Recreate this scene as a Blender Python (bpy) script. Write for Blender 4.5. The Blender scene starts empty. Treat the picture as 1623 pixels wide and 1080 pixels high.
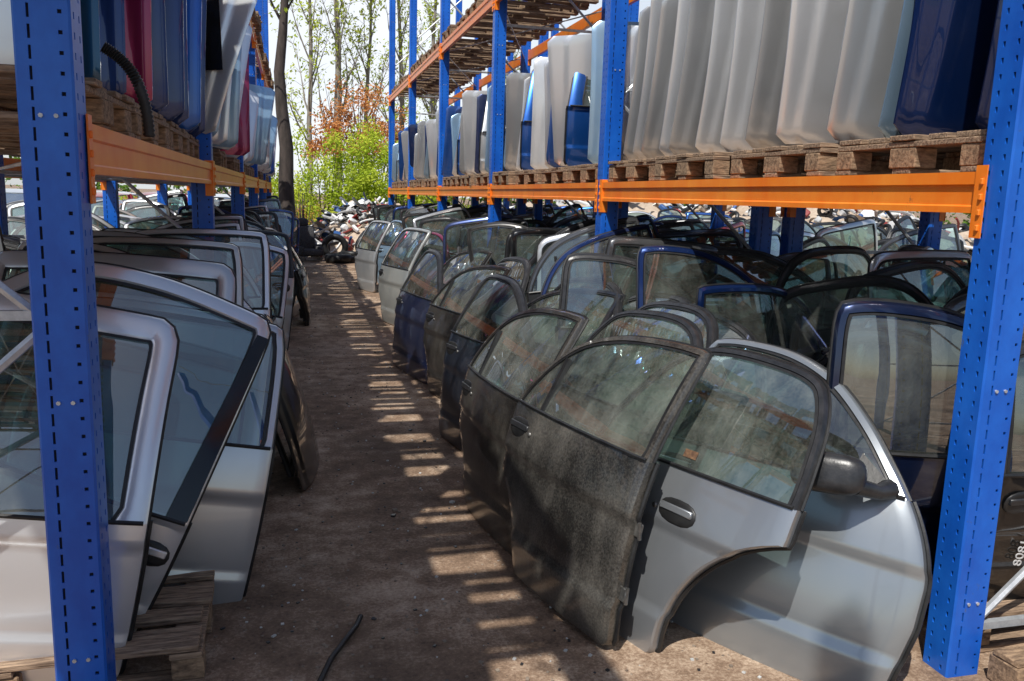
import bpy, math, random
from mathutils import Vector, Matrix, noise
random.seed(7)
R=random.random
def U(a,b): return a+(b-a)*R()
scene=bpy.context.scene
COL=scene.collection
scene.view_settings.view_transform='Standard'
scene.view_settings.look='None'
scene.view_settings.exposure=0

# ------------------------------------------------------------ materials
def mat(name):
    m=bpy.data.materials.new(name); m.use_nodes=True
    nt=m.node_tree; nt.nodes.clear()
    return m,nt,nt.nodes,nt.links
def N(nt,t,**k):
    n=nt.nodes.new(t)
    for a,b in k.items(): setattr(n,a,b)
    return n
def ramp(nt,fac,stops):
    r=N(nt,'ShaderNodeValToRGB'); e=r.color_ramp.elements
    e[0].position=stops[0][0]; e[0].color=stops[0][1]
    e[1].position=stops[1][0]; e[1].color=stops[1][1]
    for p,c in stops[2:]:
        x=e.new(p); x.color=c
    nt.links.new(fac,r.inputs[0]); return r
def g(v): return (v,v,v,1)
def objcoord(nt,scale=(1,1,1),rnd=True):
    tc=N(nt,'ShaderNodeTexCoord'); mp=N(nt,'ShaderNodeMapping')
    mp.inputs['Scale'].default_value=scale
    nt.links.new(tc.outputs['Object'],mp.inputs['Vector'])
    if rnd:
        oi=N(nt,'ShaderNodeObjectInfo'); ml=N(nt,'ShaderNodeMath',operation='MULTIPLY'); ml.inputs[1].default_value=37.0
        nt.links.new(oi.outputs['Random'],ml.inputs[0])
        cb=N(nt,'ShaderNodeCombineXYZ')
        for i in range(3): nt.links.new(ml.outputs[0],cb.inputs[i])
        nt.links.new(cb.outputs[0],mp.inputs['Location'])
    return mp.outputs[0]
def noise_n(nt,vec,scale,detail=5,rough=.6):
    n=N(nt,'ShaderNodeTexNoise'); n.inputs['Scale'].default_value=scale
    n.inputs['Detail'].default_value=detail; n.inputs['Roughness'].default_value=rough
    nt.links.new(vec,n.inputs['Vector']); return n.outputs['Fac']
def mix(nt,f,a,b):
    m=N(nt,'ShaderNodeMix',data_type='RGBA')
    for sock,val in ((m.inputs[0],f),(m.inputs[6],a),(m.inputs[7],b)):
        if hasattr(val,'is_output'): nt.links.new(val,sock)
        else: sock.default_value=val
    return m.outputs[2]
def mathn(nt,op,a,b):
    m=N(nt,'ShaderNodeMath',operation=op); m.use_clamp=False
    for i,val in enumerate((a,b)):
        if hasattr(val,'is_output'): nt.links.new(val,m.inputs[i])
        else: m.inputs[i].default_value=val
    return m.outputs[0]
def finish(nt,p):
    o=N(nt,'ShaderNodeOutputMaterial'); nt.links.new(p,o.inputs[0])

def paint_mat(name='car_paint',metal=.68):
    m,nt,_,L=mat(name)
    oi=N(nt,'ShaderNodeObjectInfo')
    v=objcoord(nt); vs=objcoord(nt,(5,5,1.2))
    n1=noise_n(nt,v,2.2,5,.6); n2=noise_n(nt,v,120,2,.7); n3=noise_n(nt,vs,3,5,.6)
    sp=mathn(nt,'MULTIPLY',mathn(nt,'SUBTRACT',n2,.5),oi.outputs['Alpha'])
    s=mathn(nt,'ADD',mathn(nt,'MULTIPLY',n1,.75),mathn(nt,'ADD',mathn(nt,'MULTIPLY',sp,.8),mathn(nt,'MULTIPLY',n3,.25)))
    r=ramp(nt,s,[(.38,g(0)),(.70,g(1))])
    f=mathn(nt,'MULTIPLY',r.outputs[0],oi.outputs['Alpha'])
    f2=mathn(nt,'ADD',f,mathn(nt,'MULTIPLY',oi.outputs['Alpha'],.05))
    col=mix(nt,f2,oi.outputs['Color'],(.33,.305,.26,1))
    p=N(nt,'ShaderNodeBsdfPrincipled')
    L.new(col,p.inputs['Base Color'])
    L.new(mathn(nt,'SUBTRACT',metal,mathn(nt,'MULTIPLY',f2,.6)),p.inputs['Metallic'])
    rg=mathn(nt,'ADD',mathn(nt,'MULTIPLY',f2,.5),.28)
    L.new(rg,p.inputs['Roughness'])
    ct=mathn(nt,'SUBTRACT',1.0,f2); L.new(ct,p.inputs['Coat Weight']); p.inputs['Coat Roughness'].default_value=.03
    b=N(nt,'ShaderNodeBump'); b.inputs['Strength'].default_value=.14; b.inputs['Distance'].default_value=.02
    L.new(noise_n(nt,v,3,1,.5),b.inputs['Height']); L.new(b.outputs[0],p.inputs['Normal'])
    finish(nt,p.outputs[0]); return m
def simple(name,c1,c2,scale=8,rough=.6,metal=0,bump=.2,stretch=(1,1,1),spots=None):
    m,nt,_,L=mat(name)
    v=objcoord(nt,stretch); n=noise_n(nt,v,scale,6,.65)
    r=ramp(nt,n,[(.35,(*c1,1)),(.68,(*c2,1))])
    col=r.outputs[0]
    if spots:
        n2=noise_n(nt,v,spots[1],5,.7); r2=ramp(nt,n2,[(spots[2],g(0)),(spots[2]+.07,g(1))])
        col=mix(nt,r2.outputs[0],col,(*spots[0],1))
    p=N(nt,'ShaderNodeBsdfPrincipled'); L.new(col,p.inputs['Base Color'])
    p.inputs['Roughness'].default_value=rough; p.inputs['Metallic'].default_value=metal
    if bump:
        b=N(nt,'ShaderNodeBump'); b.inputs['Strength'].default_value=bump; b.inputs['Distance'].default_value=.01
        L.new(n,b.inputs['Height']); L.new(b.outputs[0],p.inputs['Normal'])
    finish(nt,p.outputs[0]); return m
def glass_mat(name='dusty_glass',dust=.17,tint=(.58,.76,.70,1)):
    m,nt,_,L=mat(name)
    t=N(nt,'ShaderNodeBsdfTransparent'); t.inputs[0].default_value=tint
    gl=N(nt,'ShaderNodeBsdfGlossy'); gl.inputs['Roughness'].default_value=.008; gl.inputs['Color'].default_value=g(1)
    fr=N(nt,'ShaderNodeFresnel'); fr.inputs[0].default_value=1.65
    mx=N(nt,'ShaderNodeMixShader'); L.new(mathn(nt,'ADD',mathn(nt,'MULTIPLY',fr.outputs[0],2.2),.06),mx.inputs[0]); L.new(t.outputs[0],mx.inputs[1]); L.new(gl.outputs[0],mx.inputs[2])
    d=N(nt,'ShaderNodeBsdfDiffuse'); d.inputs[0].default_value=(.66,.69,.61,1)
    v=objcoord(nt); vs=objcoord(nt,(10,1,1.6))
    a=mathn(nt,'ADD',mathn(nt,'MULTIPLY',noise_n(nt,v,3.0,5,.65),.65),mathn(nt,'ADD',mathn(nt,'MULTIPLY',noise_n(nt,vs,2.5,4,.6),.18),mathn(nt,'MULTIPLY',noise_n(nt,v,120,2,.7),.17)))
    r=ramp(nt,a,[(.42,g(.02)),(.64,g(dust))])
    m2=N(nt,'ShaderNodeMixShader'); L.new(r.outputs[0],m2.inputs[0]); L.new(mx.outputs[0],m2.inputs[1]); L.new(d.outputs[0],m2.inputs[2])
    finish(nt,m2.outputs[0]); return m
M_paint=paint_mat()
M_glass=glass_mat()
M_rubber=simple('black_rubber',(.006,.006,.007),(.022,.022,.022),12,.45)
M_gloss=simple('gloss_black',(.006,.006,.007),(.012,.012,.013),4,.12,0,.03)
M_plastic=simple('dark_plastic',(.015,.016,.018),(.035,.035,.038),20,.33)
M_trim=simple('grey_trim',(.04,.042,.046),(.08,.08,.08),6,.75)
M_metal=simple('bare_steel',(.12,.12,.12),(.3,.29,.27),15,.4,.8)
M_galv=simple('galvanised_steel',(.42,.44,.46),(.62,.64,.66),25,.45,.5)
def rackpaint(name,c,c2,chip):
    return simple(name,c,c2,5,.32,0,.08,(1,1,.6),(chip,14,.66))
M_blue=rackpaint('blue_rack_paint',(.005,.080,.44),(.012,.14,.62),(.07,.10,.18))
M_orange=rackpaint('orange_rack_paint',(.88,.19,.012),(.95,.30,.035),(.30,.12,.05))
M_slotshade=simple('painted_slot_shade',(.003,.004,.01),(.008,.009,.02),5,.9)  # near-black slot backs: shade of the hollow post put into the colour
M_wood=simple('weathered_wood',(.10,.062,.040),(.46,.32,.21),7,.85,0,.6,(1.5,14,14),((.05,.035,.025),6,.60))
M_woodend=simple('wood_block',(.12,.075,.045),(.42,.28,.17),22,.9,0,.6,(1,3,3))
M_chrome=simple('chrome',(.6,.6,.6),(.7,.7,.7),5,.15,1,0)
M_seat=simple('seat_fabric',(.04,.04,.045),(.10,.10,.105),40,.95,0,.5)

# ------------------------------------------------------------ mesh builder
class MB:
    def __init__(s): s.v=[];s.f=[];s.m=[]
    def add(s,vs,fs,m=0):
        o=len(s.v); s.v+= [tuple(x) for x in vs]
        for f in fs: s.f.append([i+o for i in f]); s.m.append(m)
    def grid(s,P,m=0,close=False,flip=False):
        nu=len(P);nv=len(P[0]); vs=[p for r in P for p in r]; fs=[]
        for i in range(nu if close else nu-1):
            for j in range(nv-1):
                a=i*nv+j;b=((i+1)%nu)*nv+j
                q=[a,b,b+1,a+1]
                fs.append(q[::-1] if flip else q)
        s.add(vs,fs,m)
    def box(s,c,d,m=0,rot=None,bev=0):
        x,y,z=[k/2 for k in d]
        if bev>0:
            b=min(bev,x*.49,y*.49,z*.49); vs=[];idx={}
            for sx in(-1,1):
                for sy in(-1,1):
                    for sz in(-1,1):
                        for ax in range(3):
                            p=[sx*(x-b),sy*(y-b),sz*(z-b)]
                            p[ax]=[sx*x,sy*y,sz*z][ax]
                            idx[(sx,sy,sz,ax)]=len(vs); vs.append(Vector(p))
            fs=[]
            S=[(-1,-1),(1,-1),(1,1),(-1,1)]
            def key(ax,sg,a,b2):
                k=[0,0,0];k[ax]=sg;o=[i for i in range(3) if i!=ax];k[o[0]]=a;k[o[1]]=b2;return tuple(k)
            for ax in range(3):
                for sg in(-1,1):
                    fs.append([idx[key(ax,sg,a,b2)+(ax,)] for a,b2 in S])
            for ax in range(3):
                o=[i for i in range(3) if i!=ax]
                for a in(-1,1):
                    for b2 in(-1,1):
                        k1=key(ax,-1,a,b2);k2=key(ax,1,a,b2)
                        fs.append([idx[k1+(o[0],)],idx[k1+(o[1],)],idx[k2+(o[1],)],idx[k2+(o[0],)]])
            for sx in(-1,1):
                for sy in(-1,1):
                    for sz in(-1,1): fs.append([idx[(sx,sy,sz,i)] for i in range(3)])
        else:
            vs=[Vector((sx*x,sy*y,sz*z)) for sx in(-1,1) for sy in(-1,1) for sz in(-1,1)]
            fs=[[0,1,3,2],[4,6,7,5],[0,4,5,1],[2,3,7,6],[0,2,6,4],[1,5,7,3]]
        c=Vector(c)
        if rot is not None: vs=[rot@p for p in vs]
        s.add([p+c for p in vs],fs,m)
    def tube(s,pts,rad,n=8,m=0,cap=True):
        pts=[Vector(p) for p in pts]; rows=[]
        if not isinstance(rad,(list,tuple)): rad=[rad]*len(pts)
        for i,p in enumerate(pts):
            d=(pts[min(i+1,len(pts)-1)]-pts[max(i-1,0)]).normalized()
            a=d.orthogonal().normalized() if i==0 else (pa-d*pa.dot(d)).normalized()
            pa=a; b=d.cross(a)
            rows.append([p+(a*math.cos(t)+b*math.sin(t))*rad[i] for t in [2*math.pi*k/n for k in range(n)]])
        vs=[q for r in rows for q in r]; fs=[]
        for i in range(len(rows)-1):
            for k in range(n):
                fs.append([i*n+k,i*n+(k+1)%n,(i+1)*n+(k+1)%n,(i+1)*n+k])
        if cap: fs.append(list(range(n))[::-1]); fs.append([(len(rows)-1)*n+k for k in range(n)])
        s.add(vs,fs,m)
    def ell(s,c,r,m=0,nu=14,nv=8,pw=1.0,rot=None):
        P=[]
        def sp(x): return math.copysign(abs(x)**pw,x)
        for i in range(nu):
            a=2*math.pi*i/nu; row=[]
            for j in range(nv+1):
                b=-math.pi/2+math.pi*j/nv
                q=Vector((r[0]*sp(math.cos(a))*sp(math.cos(b)),r[1]*sp(math.sin(a))*sp(math.cos(b)),r[2]*sp(math.sin(b))))
                if rot is not None:q=rot@q
                row.append(q+Vector(c))
            P.append(row)
        s.grid(P,m,close=True)
    def mesh(s,name,mats,ang=35,recalc=True):
        me=bpy.data.meshes.new(name); me.from_pydata(s.v,[],s.f)
        for x in mats: me.materials.append(x)
        me.polygons.foreach_set('material_index',s.m)
        if recalc:
            import bmesh
            bm=bmesh.new(); bm.from_mesh(me); bmesh.ops.remove_doubles(bm,verts=bm.verts,dist=1e-5)
            bmesh.ops.recalc_face_normals(bm,faces=bm.faces); bm.to_mesh(me); bm.free()
        if ang:
            me.polygons.foreach_set('use_smooth',[True]*len(me.polygons))
            me.set_sharp_from_angle(angle=math.radians(ang))
        me.update(); return me
def ob(name,me,parent=None,M=None,color=None,**props):
    o=bpy.data.objects.new(name,me); COL.objects.link(o)
    if parent: o.parent=parent
    if M is not None: o.matrix_local=M
    if color: o.color=color
    for k,v in props.items(): o[k]=v
    return o
def empty(name,M,**props):
    o=bpy.data.objects.new(name,None); o.empty_display_size=.1; COL.objects.link(o); o.matrix_world=M
    for k,v in props.items(): o[k]=v
    return o

# ------------------------------------------------------------ car door generator
def catmull(P,n=48):
    P=[Vector(p) for p in P]; Q=[P[0]*2-P[1]]+P+[P[-1]*2-P[-2]]; out=[]
    for i in range(1,len(Q)-2):
        for k in range(8):
            t=k/8; a,b,c,d=Q[i-1],Q[i],Q[i+1],Q[i+2]
            out.append(.5*((2*b)+(c-a)*t+(2*a-5*b+4*c-d)*t*t+(3*b-3*c+d-a)*t**3))
    out.append(P[-1])
    L=[0]
    for i in range(1,len(out)): L.append(L[-1]+(out[i]-out[i-1]).length)
    res=[];j=0
    for k in range(n+1):
        s=L[-1]*k/n
        while j<len(L)-2 and L[j+1]<s: j+=1
        t=(s-L[j])/max(1e-6,L[j+1]-L[j]); res.append(out[j].lerp(out[j+1],min(1,t)))
    return res
KINDS={
 'rear':dict(L=.97,belt=.70,arch=(.44,.20),handle=.13,quarter=.24,fw=.024,dark=False,
   frame=[(0,.70),(.04,.79),(.13,.92),(.27,1.03),(.48,1.095),(.72,1.12),(.90,1.12),(.935,1.10),(.95,.95),(.967,.70)]),
 'rear_round':dict(L=.98,belt=.69,arch=(.60,.19),handle=.42,hz=.15,quarter=None,fw=.022,dark=True,
   frame=[(0,.69),(.01,.80),(.04,.95),(.10,1.07),(.17,1.12),(.30,1.145),(.52,1.155),(.68,1.13),(.80,1.05),(.92,.86),(.98,.69)]),
 'front':dict(L=1.10,belt=.70,arch=None,handle=.13,quarter=None,fw=.030,dark=False,mirror=.87,
   frame=[(0,.70),(0.01,1.0),(.025,1.13),(.06,1.165),(.2,1.175),(.42,1.15),(.62,1.07),(.80,.93),(.93,.79),(1.0,.70)]),
 'front_pillar':dict(L=1.10,belt=.50,arch=None,handle=.10,hz=.13,quarter=None,fw=.050,dark=False,mirror=None,pillar=True,
   frame=[(0,.50),(0,.9),(.005,1.15),(.03,1.215),(.10,1.235),(.45,1.23),(.75,1.15),(.93,.95),(1.04,.70),(1.10,.50)]),
 'front_black':dict(L=1.08,belt=.71,arch=None,handle=.12,quarter=None,fw=.028,dark=True,mirror=None,
   frame=[(0,.71),(0.03,1.0),(.05,1.09),(.09,1.13),(.22,1.14),(.45,1.12),(.65,1.04),(.85,.90),(1.0,.78),(1.075,.71)]),
 'square':dict(L=1.06,belt=.56,arch=None,handle=.12,quarter=None,fw=.075,dark=False,mirror=None,
   frame=[(0,.56),(0.0,.9),(0.0,1.10),(.02,1.16),(.08,1.185),(.5,1.20),(.95,1.185),(1.02,1.16),(1.045,1.10),(1.05,.9),(1.06,.56)]),
 'rear_square':dict(L=.92,belt=.68,arch=(.40,.18),handle=.12,quarter=None,fw=.032,dark=False,
   frame=[(0,.68),(.03,.9),(.06,1.08),(.10,1.14),(.20,1.17),(.5,1.18),(.84,1.17),(.89,1.13),(.91,1.0),(.92,.68)]),
 'tailgate':dict(L=1.22,belt=.50,arch=None,handle=.61,quarter=None,fw=.10,dark=False,
   frame=[(0,.50),(.06,.78),(.115,1.0),(.14,1.035),(.20,1.05),(.61,1.06),(1.02,1.05),(1.08,1.035),(1.105,1.0),(1.16,.78),(1.22,.50)]),
}
M_clear=glass_mat('window_tint',.11,(.34,.50,.48,1))
def gen_door(kind,flip=False):
    K=KINDS[kind]; L=K['L']; belt=K['belt']
    tg = kind=='tailgate'; mir=K.get('mirror') is not None
    def out(x,z):
        zz=min(z,belt); o=.085*(1-((zz-.44)/.50)**2)
        t=max(0,min(1,(zz-.47)/.020)); o+=.016*t*t*(3-2*t)
        t=max(0,min(1,(zz-.16)/.02)); o+=.012*(1-t*t*(3-2*t))
        if z>belt: h=z-belt; o-= .30*h+.28*h*h
        o-=.035*((x-L/2)/(L/2))**2
        if mir and x>.7*L: o-=.05*((x-.7*L)/(.3*L))**2
        return o
    def P(x,z,back=0):
        return Vector(((L-x) if flip else x, -out(x,z)+back, z))
    def xl(z):
        r=.05; e=0
        if K['arch']:
            ra,off=K['arch']; e=max(0,math.sqrt(max(0,ra*ra-z*z))-off)
            e+=.02*(belt-z)/belt
        else: e=.02*max(0,(belt-z)/belt)**2
        if z<r: e+=r-math.sqrt(max(0,r*r-(r-z)**2))
        return e
    def xr(z):
        r=.05;e=L
        e-=.03*max(0,(belt-z)/belt)**2
        if mir: e-=.10*(max(0,(z-.42)/(belt-.42)))**1.8+.05*max(0,(.3-z)/.3)
        if z<r: e-=r-math.sqrt(max(0,r*r-(r-z)**2))
        return e
    LB=xr(belt)
    parts=[]
    nu,nv=18,34; th=.055
    zs=[belt*(j/nv) for j in range(nv+1)]
    zs=sorted(zs+[.006,.014])
    us=[i/nu for i in range(nu+1)]
    us=[.0,.012]+us[1:-1]+[.988,1.0]
    F=[[P(xl(z)+(xr(z)-xl(z))*s,z,(.006 if s in(0,1.0) else 0)+(.006 if z==0 else 0)) for z in zs] for s in us]
    B=[[P(xl(z)+(xr(z)-xl(z))*s,z,th) for z in zs] for s in us]
    b=MB(); b.grid(F,0); b.grid(B,1,flip=True)
    for a,c in ((F[0],B[0]),(F[-1],B[-1]),([r[0] for r in F],[r[0] for r in B]),([r[-1] for r in F],[r[-1] for r in B])):
        b.grid([a,c],1)
    parts.append(('door_panel' if not tg else 'lower_panel',b.mesh(kind+'_panel',[M_paint,M_paint],40)))
    b=MB()
    for xf in (xl,xr):
        pts=[P(xf(z)+( .004 if xf is xr else -.004),z,th*.75) for z in zs[3:]]
        b.tube(pts,.009,6,0)
    b.tube([P(.01+(LB-.02)*k/12,belt+.003,-.002) for k in range(13)],.008,6,0)
    fc=catmull(K['frame'])
    fw=K['fw']; inner=[]; n=len(fc)
    for i,p in enumerate(fc):
        d=(fc[min(i+1,n-1)]-fc[max(i-1,0)]).normalized(); nr=Vector((d.y,-d.x))
        q=p+nr*fw
        if i==0: q=Vector((p.x+fw*1.15,belt))
        if i==n-1: q=Vector((p.x-fw*1.3,belt))
        q.y=max(q.y,belt); inner.append(q)
    xa=inner[0].x; xb=inner[-1].x
    for q in inner: q.x=max(min(q.x,max(xb,q.x if q.y>belt+.03 else xb)),xa if q.y<belt+.03 else q.x)
    lip=[q+( (Vector((L/2,belt+.15))-q).normalized()*.011) for q in inner]
    for q in lip: q.y=max(q.y,belt+.004)
    f=MB(); rows=[]
    for o,i_ in zip(fc,inner):
        m1=o.lerp(i_,.16); m2=o.lerp(i_,.84)
        rows.append([P(o.x,o.y,.008),P(m1.x,m1.y,0),P(m2.x,m2.y,0),P(i_.x,i_.y,.008),P(i_.x,i_.y,.026),P(o.x,o.y,.026),P(o.x,o.y,.008)])
    f.grid(rows,0)
    parts.append(('window_frame',f.mesh(kind+'_frame',[M_plastic if K['dark'] else M_paint],40)))
    rows=[[P(i_.x,i_.y,.008),P(i_.x,i_.y,.003),P(l.x,l.y,.003),P(l.x,l.y,.018)] for i_,l in zip(inner,lip)]
    b.grid(rows,0)
    b.tube([P(o.x,o.y,.028) for o in fc],.007,6,0)
    if K['quarter']:
        x=K['quarter']; top=min(l.y for l in lip if abs(l.x-x)<.05)
        b.box(P(x+.01,(belt+top)/2,.006),(.022,.020,top-belt+.01),0,Matrix.Rotation(-.28,3,'X'))
    if K.get('pillar'):
        pr=[[P(x0*(1-.35*t),belt+.01+.66*t,-.004) for t in (0,.12,.25,.38,.5,.62,.75,.88,1)] for x0 in (.006,.03,.06,.078)]
        b.grid(pr,1)
    if mir:
        x=K['mirror']; t=[P(x-.06,belt+.01,-.006),P(LB-.03,belt+.01,-.006),P(x-.05,belt+.12,-.003)]
        b.add(t,[[0,1,2]],0); t2=[p+Vector((0,.03,0)) for p in t]; b.add(t2,[[0,2,1]],0)
        b.add([t[0],t[2],t2[2],t2[0]],[[0,1,2,3]],0)
    parts.append(('rubber_seal',b.mesh(kind+'_seal',[M_rubber,M_gloss],40)))
    rows=[]
    for k,l in enumerate(lip):
        s=k/(n-1); bx=lip[0].x+(lip[-1].x-lip[0].x)*s
        rows.append([P(bx+(l.x-bx)*t,belt+(l.y-belt)*t,.012) for t in (0,.25,.5,.75,1)])
    q=MB(); q.grid(rows,0); parts.append(('window_glass',q.mesh(kind+'_glass',[M_glass if kind in('rear','rear_round') else M_clear],60)))
    h=MB(); hx,hz=K['handle'],(belt-K.get('hz',.10) if not tg else .2); c=P(hx,hz)
    h.ell(c+Vector((0,.002,0)),(.088,.010,.046),1,22,8,.8)
    h.box(c+Vector((0,-.006,.010)),(.150,.014,.026),0,None,.008)
    h.ell(P(hx+(.105),hz-.004,-.003),(.011,.006,.011),2,10,6)
    parts.append(('door_handle',h.mesh(kind+'_handle',[M_paint if kind in('rear_round','front','front_pillar') else M_plastic,M_rubber,M_metal],40)))
    if mir:
        q=MB(); c=P(K['mirror']-.07,belt+.02,-.16)
        q.ell(c,(.120,.060,.068),0,22,14,.62,Matrix.Rotation(.25*(-1 if flip else 1),3,'Z')@Matrix.Rotation(-.12,3,'Y'))
        q.tube([P(K['mirror']+.07,belt+.02,-.01),P(K['mirror']+.06,belt+.0,-.07),P(K['mirror']+.02,belt+.0,-.15)],[.036,.026,.03],8,1)
        q.ell(c+Vector(((-.02 if not flip else .02),.042,0)),(.092,.020,.053),2,16,8,.65)
        parts.append(('side_mirror',q.mesh(kind+'_mirror',[M_plastic,M_plastic,M_chrome],50)))
    q=MB(); nu2,nv2=8,8
    T=[[P(xl(z)+.05+(xr(z)-xl(z)-.10)*i/nu2,z,th+.022+.02*math.sin(math.pi*j/nv2)) for j,z in [(j,.06+(belt-.09)*j/nv2) for j in range(nv2+1)]] for i in range(nu2+1)]
    T2=[[p-Vector((0,.021+.02*math.sin(math.pi*j/nv2),0)) for j,p in enumerate(r)] for r in T]
    q.grid(T,0)
    for a,c in ((T[0],T2[0]),(T[-1],T2[-1]),([r[0] for r in T],[r[0] for r in T2]),([r[-1] for r in T],[r[-1] for r in T2])): q.grid([a,c],0)
    if not tg:
        xm=(xl(.42)+L)/2+.03; wd=(L-xl(.3))*.5
        q.box(P(xm+.05,min(.47,belt-.12),th+.07),(wd,.06,.05),0,None,.015)
        q.box(P(xl(.14)+(L-xl(.14))*.52,.14,th+.06),((L-xl(.14))*.5,.05,.12),1,None,.02)
    parts.append(('trim_panel',q.mesh(kind+'_trim',[M_trim,M_plastic],40)))
    if not tg:
        for z in (.22,.46):
            q=MB(); q.box(P(xr(z)+.012,z,.03),(.034,.014,.05),0,None,.004); q.tube([P(xr(z)+.026,z-.03,.03),P(xr(z)+.026,z+.03,.03)],.007,8,0)
            parts.append(('hinge',q.mesh(kind+'_hinge',[M_metal],40)))
    return parts
DOORS={}
def get_door(kind,flip):
    k=(kind,flip)
    if k not in DOORS: DOORS[k]=gen_door(kind,flip)
    return DOORS[k]
def place(kind,loc,heading,lean=8,roll=0,color=(.5,.5,.5),dust=.3,flip=False,label='',group=None,category='car door',skip=('hinge',),S=1.0,name='car_door'):
    M=Matrix.Translation(loc)@Matrix.Rotation(math.radians(heading),4,'Z')@Matrix.Rotation(math.radians(-lean),4,'X')@Matrix.Rotation(math.radians(roll),4,'Y')@Matrix.Scale(S,4)
    e=empty(name,M,label=label,category=category)
    if group: e['group']=group
    for n,me in get_door(kind,flip):
        if n in skip: continue
        ob(n,me,e,color=(*color,dust))
    return e

SIL=(.56,.575,.59); LSIL=(.78,.80,.83); WHT=(.86,.88,.90); NAVY=(.006,.030,.14); BLK=(.008,.009,.011); BLU=(.010,.11,.46)
MAR=(.32,.010,.08); BEI=(.60,.56,.51); DGR=(.085,.09,.10); TEAL=(.01,.08,.16); LBL=(.34,.52,.70); RED=(.50,.02,.02)
CN={SIL:'silver',LSIL:'light silver',WHT:'white',NAVY:'navy blue',BLK:'black',BLU:'blue',MAR:'maroon',BEI:'beige metallic',DGR:'dark grey',TEAL:'teal blue',LBL:'pale blue',RED:'red'}

# ------------------------------------------------------------ ground
def ground():
    m,nt,_,L=mat('dirt_ground')
    tc=N(nt,'ShaderNodeTexCoord'); v=tc.outputs['Object']
    n1=noise_n(nt,v,.9,8,.65); n2=noise_n(nt,v,6,8,.72); n3=noise_n(nt,v,70,4,.75)
    s=mathn(nt,'ADD',mathn(nt,'MULTIPLY',n1,.4),mathn(nt,'ADD',mathn(nt,'MULTIPLY',n2,.38),mathn(nt,'MULTIPLY',n3,.27)))
    r=ramp(nt,s,[(.42,(.095,.058,.036,1)),(.52,(.26,.17,.110,1)),(.62,(.58,.44,.32,1))])
    vo=N(nt,'ShaderNodeTexVoronoi'); vo.inputs['Scale'].default_value=34; L.new(v,vo.inputs['Vector'])
    r2=ramp(nt,vo.outputs['Distance'],[(.10,g(1)),(.18,g(0))])
    msk=mathn(nt,'MULTIPLY',r2.outputs[0],ramp(nt,n2,[(.50,g(0)),(.6,g(1))]).outputs[0])
    col=mix(nt,msk,r.outputs[0],(.48,.42,.35,1))
    n4=noise_n(nt,v,.55,4,.5); st=ramp(nt,n4,[(.50,g(0)),(.62,g(.5))])
    col=mix(nt,st.outputs[0],col,(.07,.045,.030,1))
    p=N(nt,'ShaderNodeBsdfPrincipled'); L.new(col,p.inputs['Base Color']); p.inputs['Roughness'].default_value=.85
    b=N(nt,'ShaderNodeBump'); b.inputs['Strength'].default_value=.8; b.inputs['Distance'].default_value=.03
    L.new(mathn(nt,'ADD',s,mathn(nt,'MULTIPLY',msk,.3)),b.inputs['Height']); L.new(b.outputs[0],p.inputs['Normal'])
    finish(nt,p.outputs[0])
    q=MB(); q.add([(-400,-300,0),(400,-300,0),(400,600,0),(-400,600,0)],[[0,1,2,3]]); ob('ground',q.mesh('ground',[m],0),kind='structure')
ground()

# ------------------------------------------------------------ racks
PW,PD=.12,.135
def post_mesh(H,name):
    q=MB(); t=.05
    hx,hy=PD/2,PW/2
    def strip(face):
        ax,sg=face
        half=hy if ax=='x' else hx
        def pt(u,z): return (sg*hx,u,z) if ax=='x' else (u,sg*hy,z)
        def inn(u,z,d=.006): return (sg*(hx-d),u,z) if ax=='x' else (u,sg*(hy-d),z)
        if ax=='x': cols=[(-half*.55,-half*.38),(half*.38,half*.55)]
        else: cols=[(-half*.50,-half*.40),(half*.55,half*.70)] if sg<0 else [(-half*.70,-half*.55),(half*.40,half*.50)]
        e=half-.006
        edges=[-e,cols[0][0],cols[0][1],cols[1][0],cols[1][1],e]
        for k in (0,2,4):
            q.add([pt(edges[k],0),pt(edges[k+1],0),pt(edges[k+1],H),pt(edges[k],H)],[[0,1,2,3]],0)
        n=int(H/t)
        for ci,(a,b) in enumerate(cols):
            for i in range(n):
                z0=i*t;z1=z0+t; sk=0
                if ax=='x': h0,h1,sk=z0+.014,z0+.032,.0015
                else:
                    w=b-a; h0,h1=(z0+.006,z0+.040) if w<.008 else (z0+.02,z0+.030)
                q.add([pt(a,z0),pt(b,z0),pt(b,h0),pt(a,h0)],[[0,1,2,3]],0)
                q.add([pt(a,h1),pt(b,h1),pt(b,z1),pt(a,z1)],[[0,1,2,3]],0)
                o=[pt(a,h0),pt(b,h0),pt(b,h1),pt(a,h1)]; w=[inn(a+sk,h0),inn(b-sk,h0),inn(b,h1),inn(a,h1)]
                q.add(o+w,[[0,1,5,4],[1,2,6,5],[2,3,7,6],[3,0,4,7]],0)
                q.add(w,[[0,1,2,3]],1)
    for f in (('x',1),('x',-1),('y',1),('y',-1)): strip(f)
    for sx in(-1,1):
        for sy in(-1,1):
            a=(sx*hx,sy*(hy-.006)); b=(sx*(hx-.006),sy*hy)
            q.add([(*a,0),(*b,0),(*b,H),(*a,H)],[[0,1,2,3]],0)
    for k in range(8):
        z=.27+k*.75
        for u in (-.014,.022):
            q.tube([(u,-hy,z),(u,-hy-.005,z)],.006,6,3)
    return q.mesh(name,[M_blue,M_slotshade,M_blue,M_galv],0,recalc=False)
POST=post_mesh(6.3,'upright_post')
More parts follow.
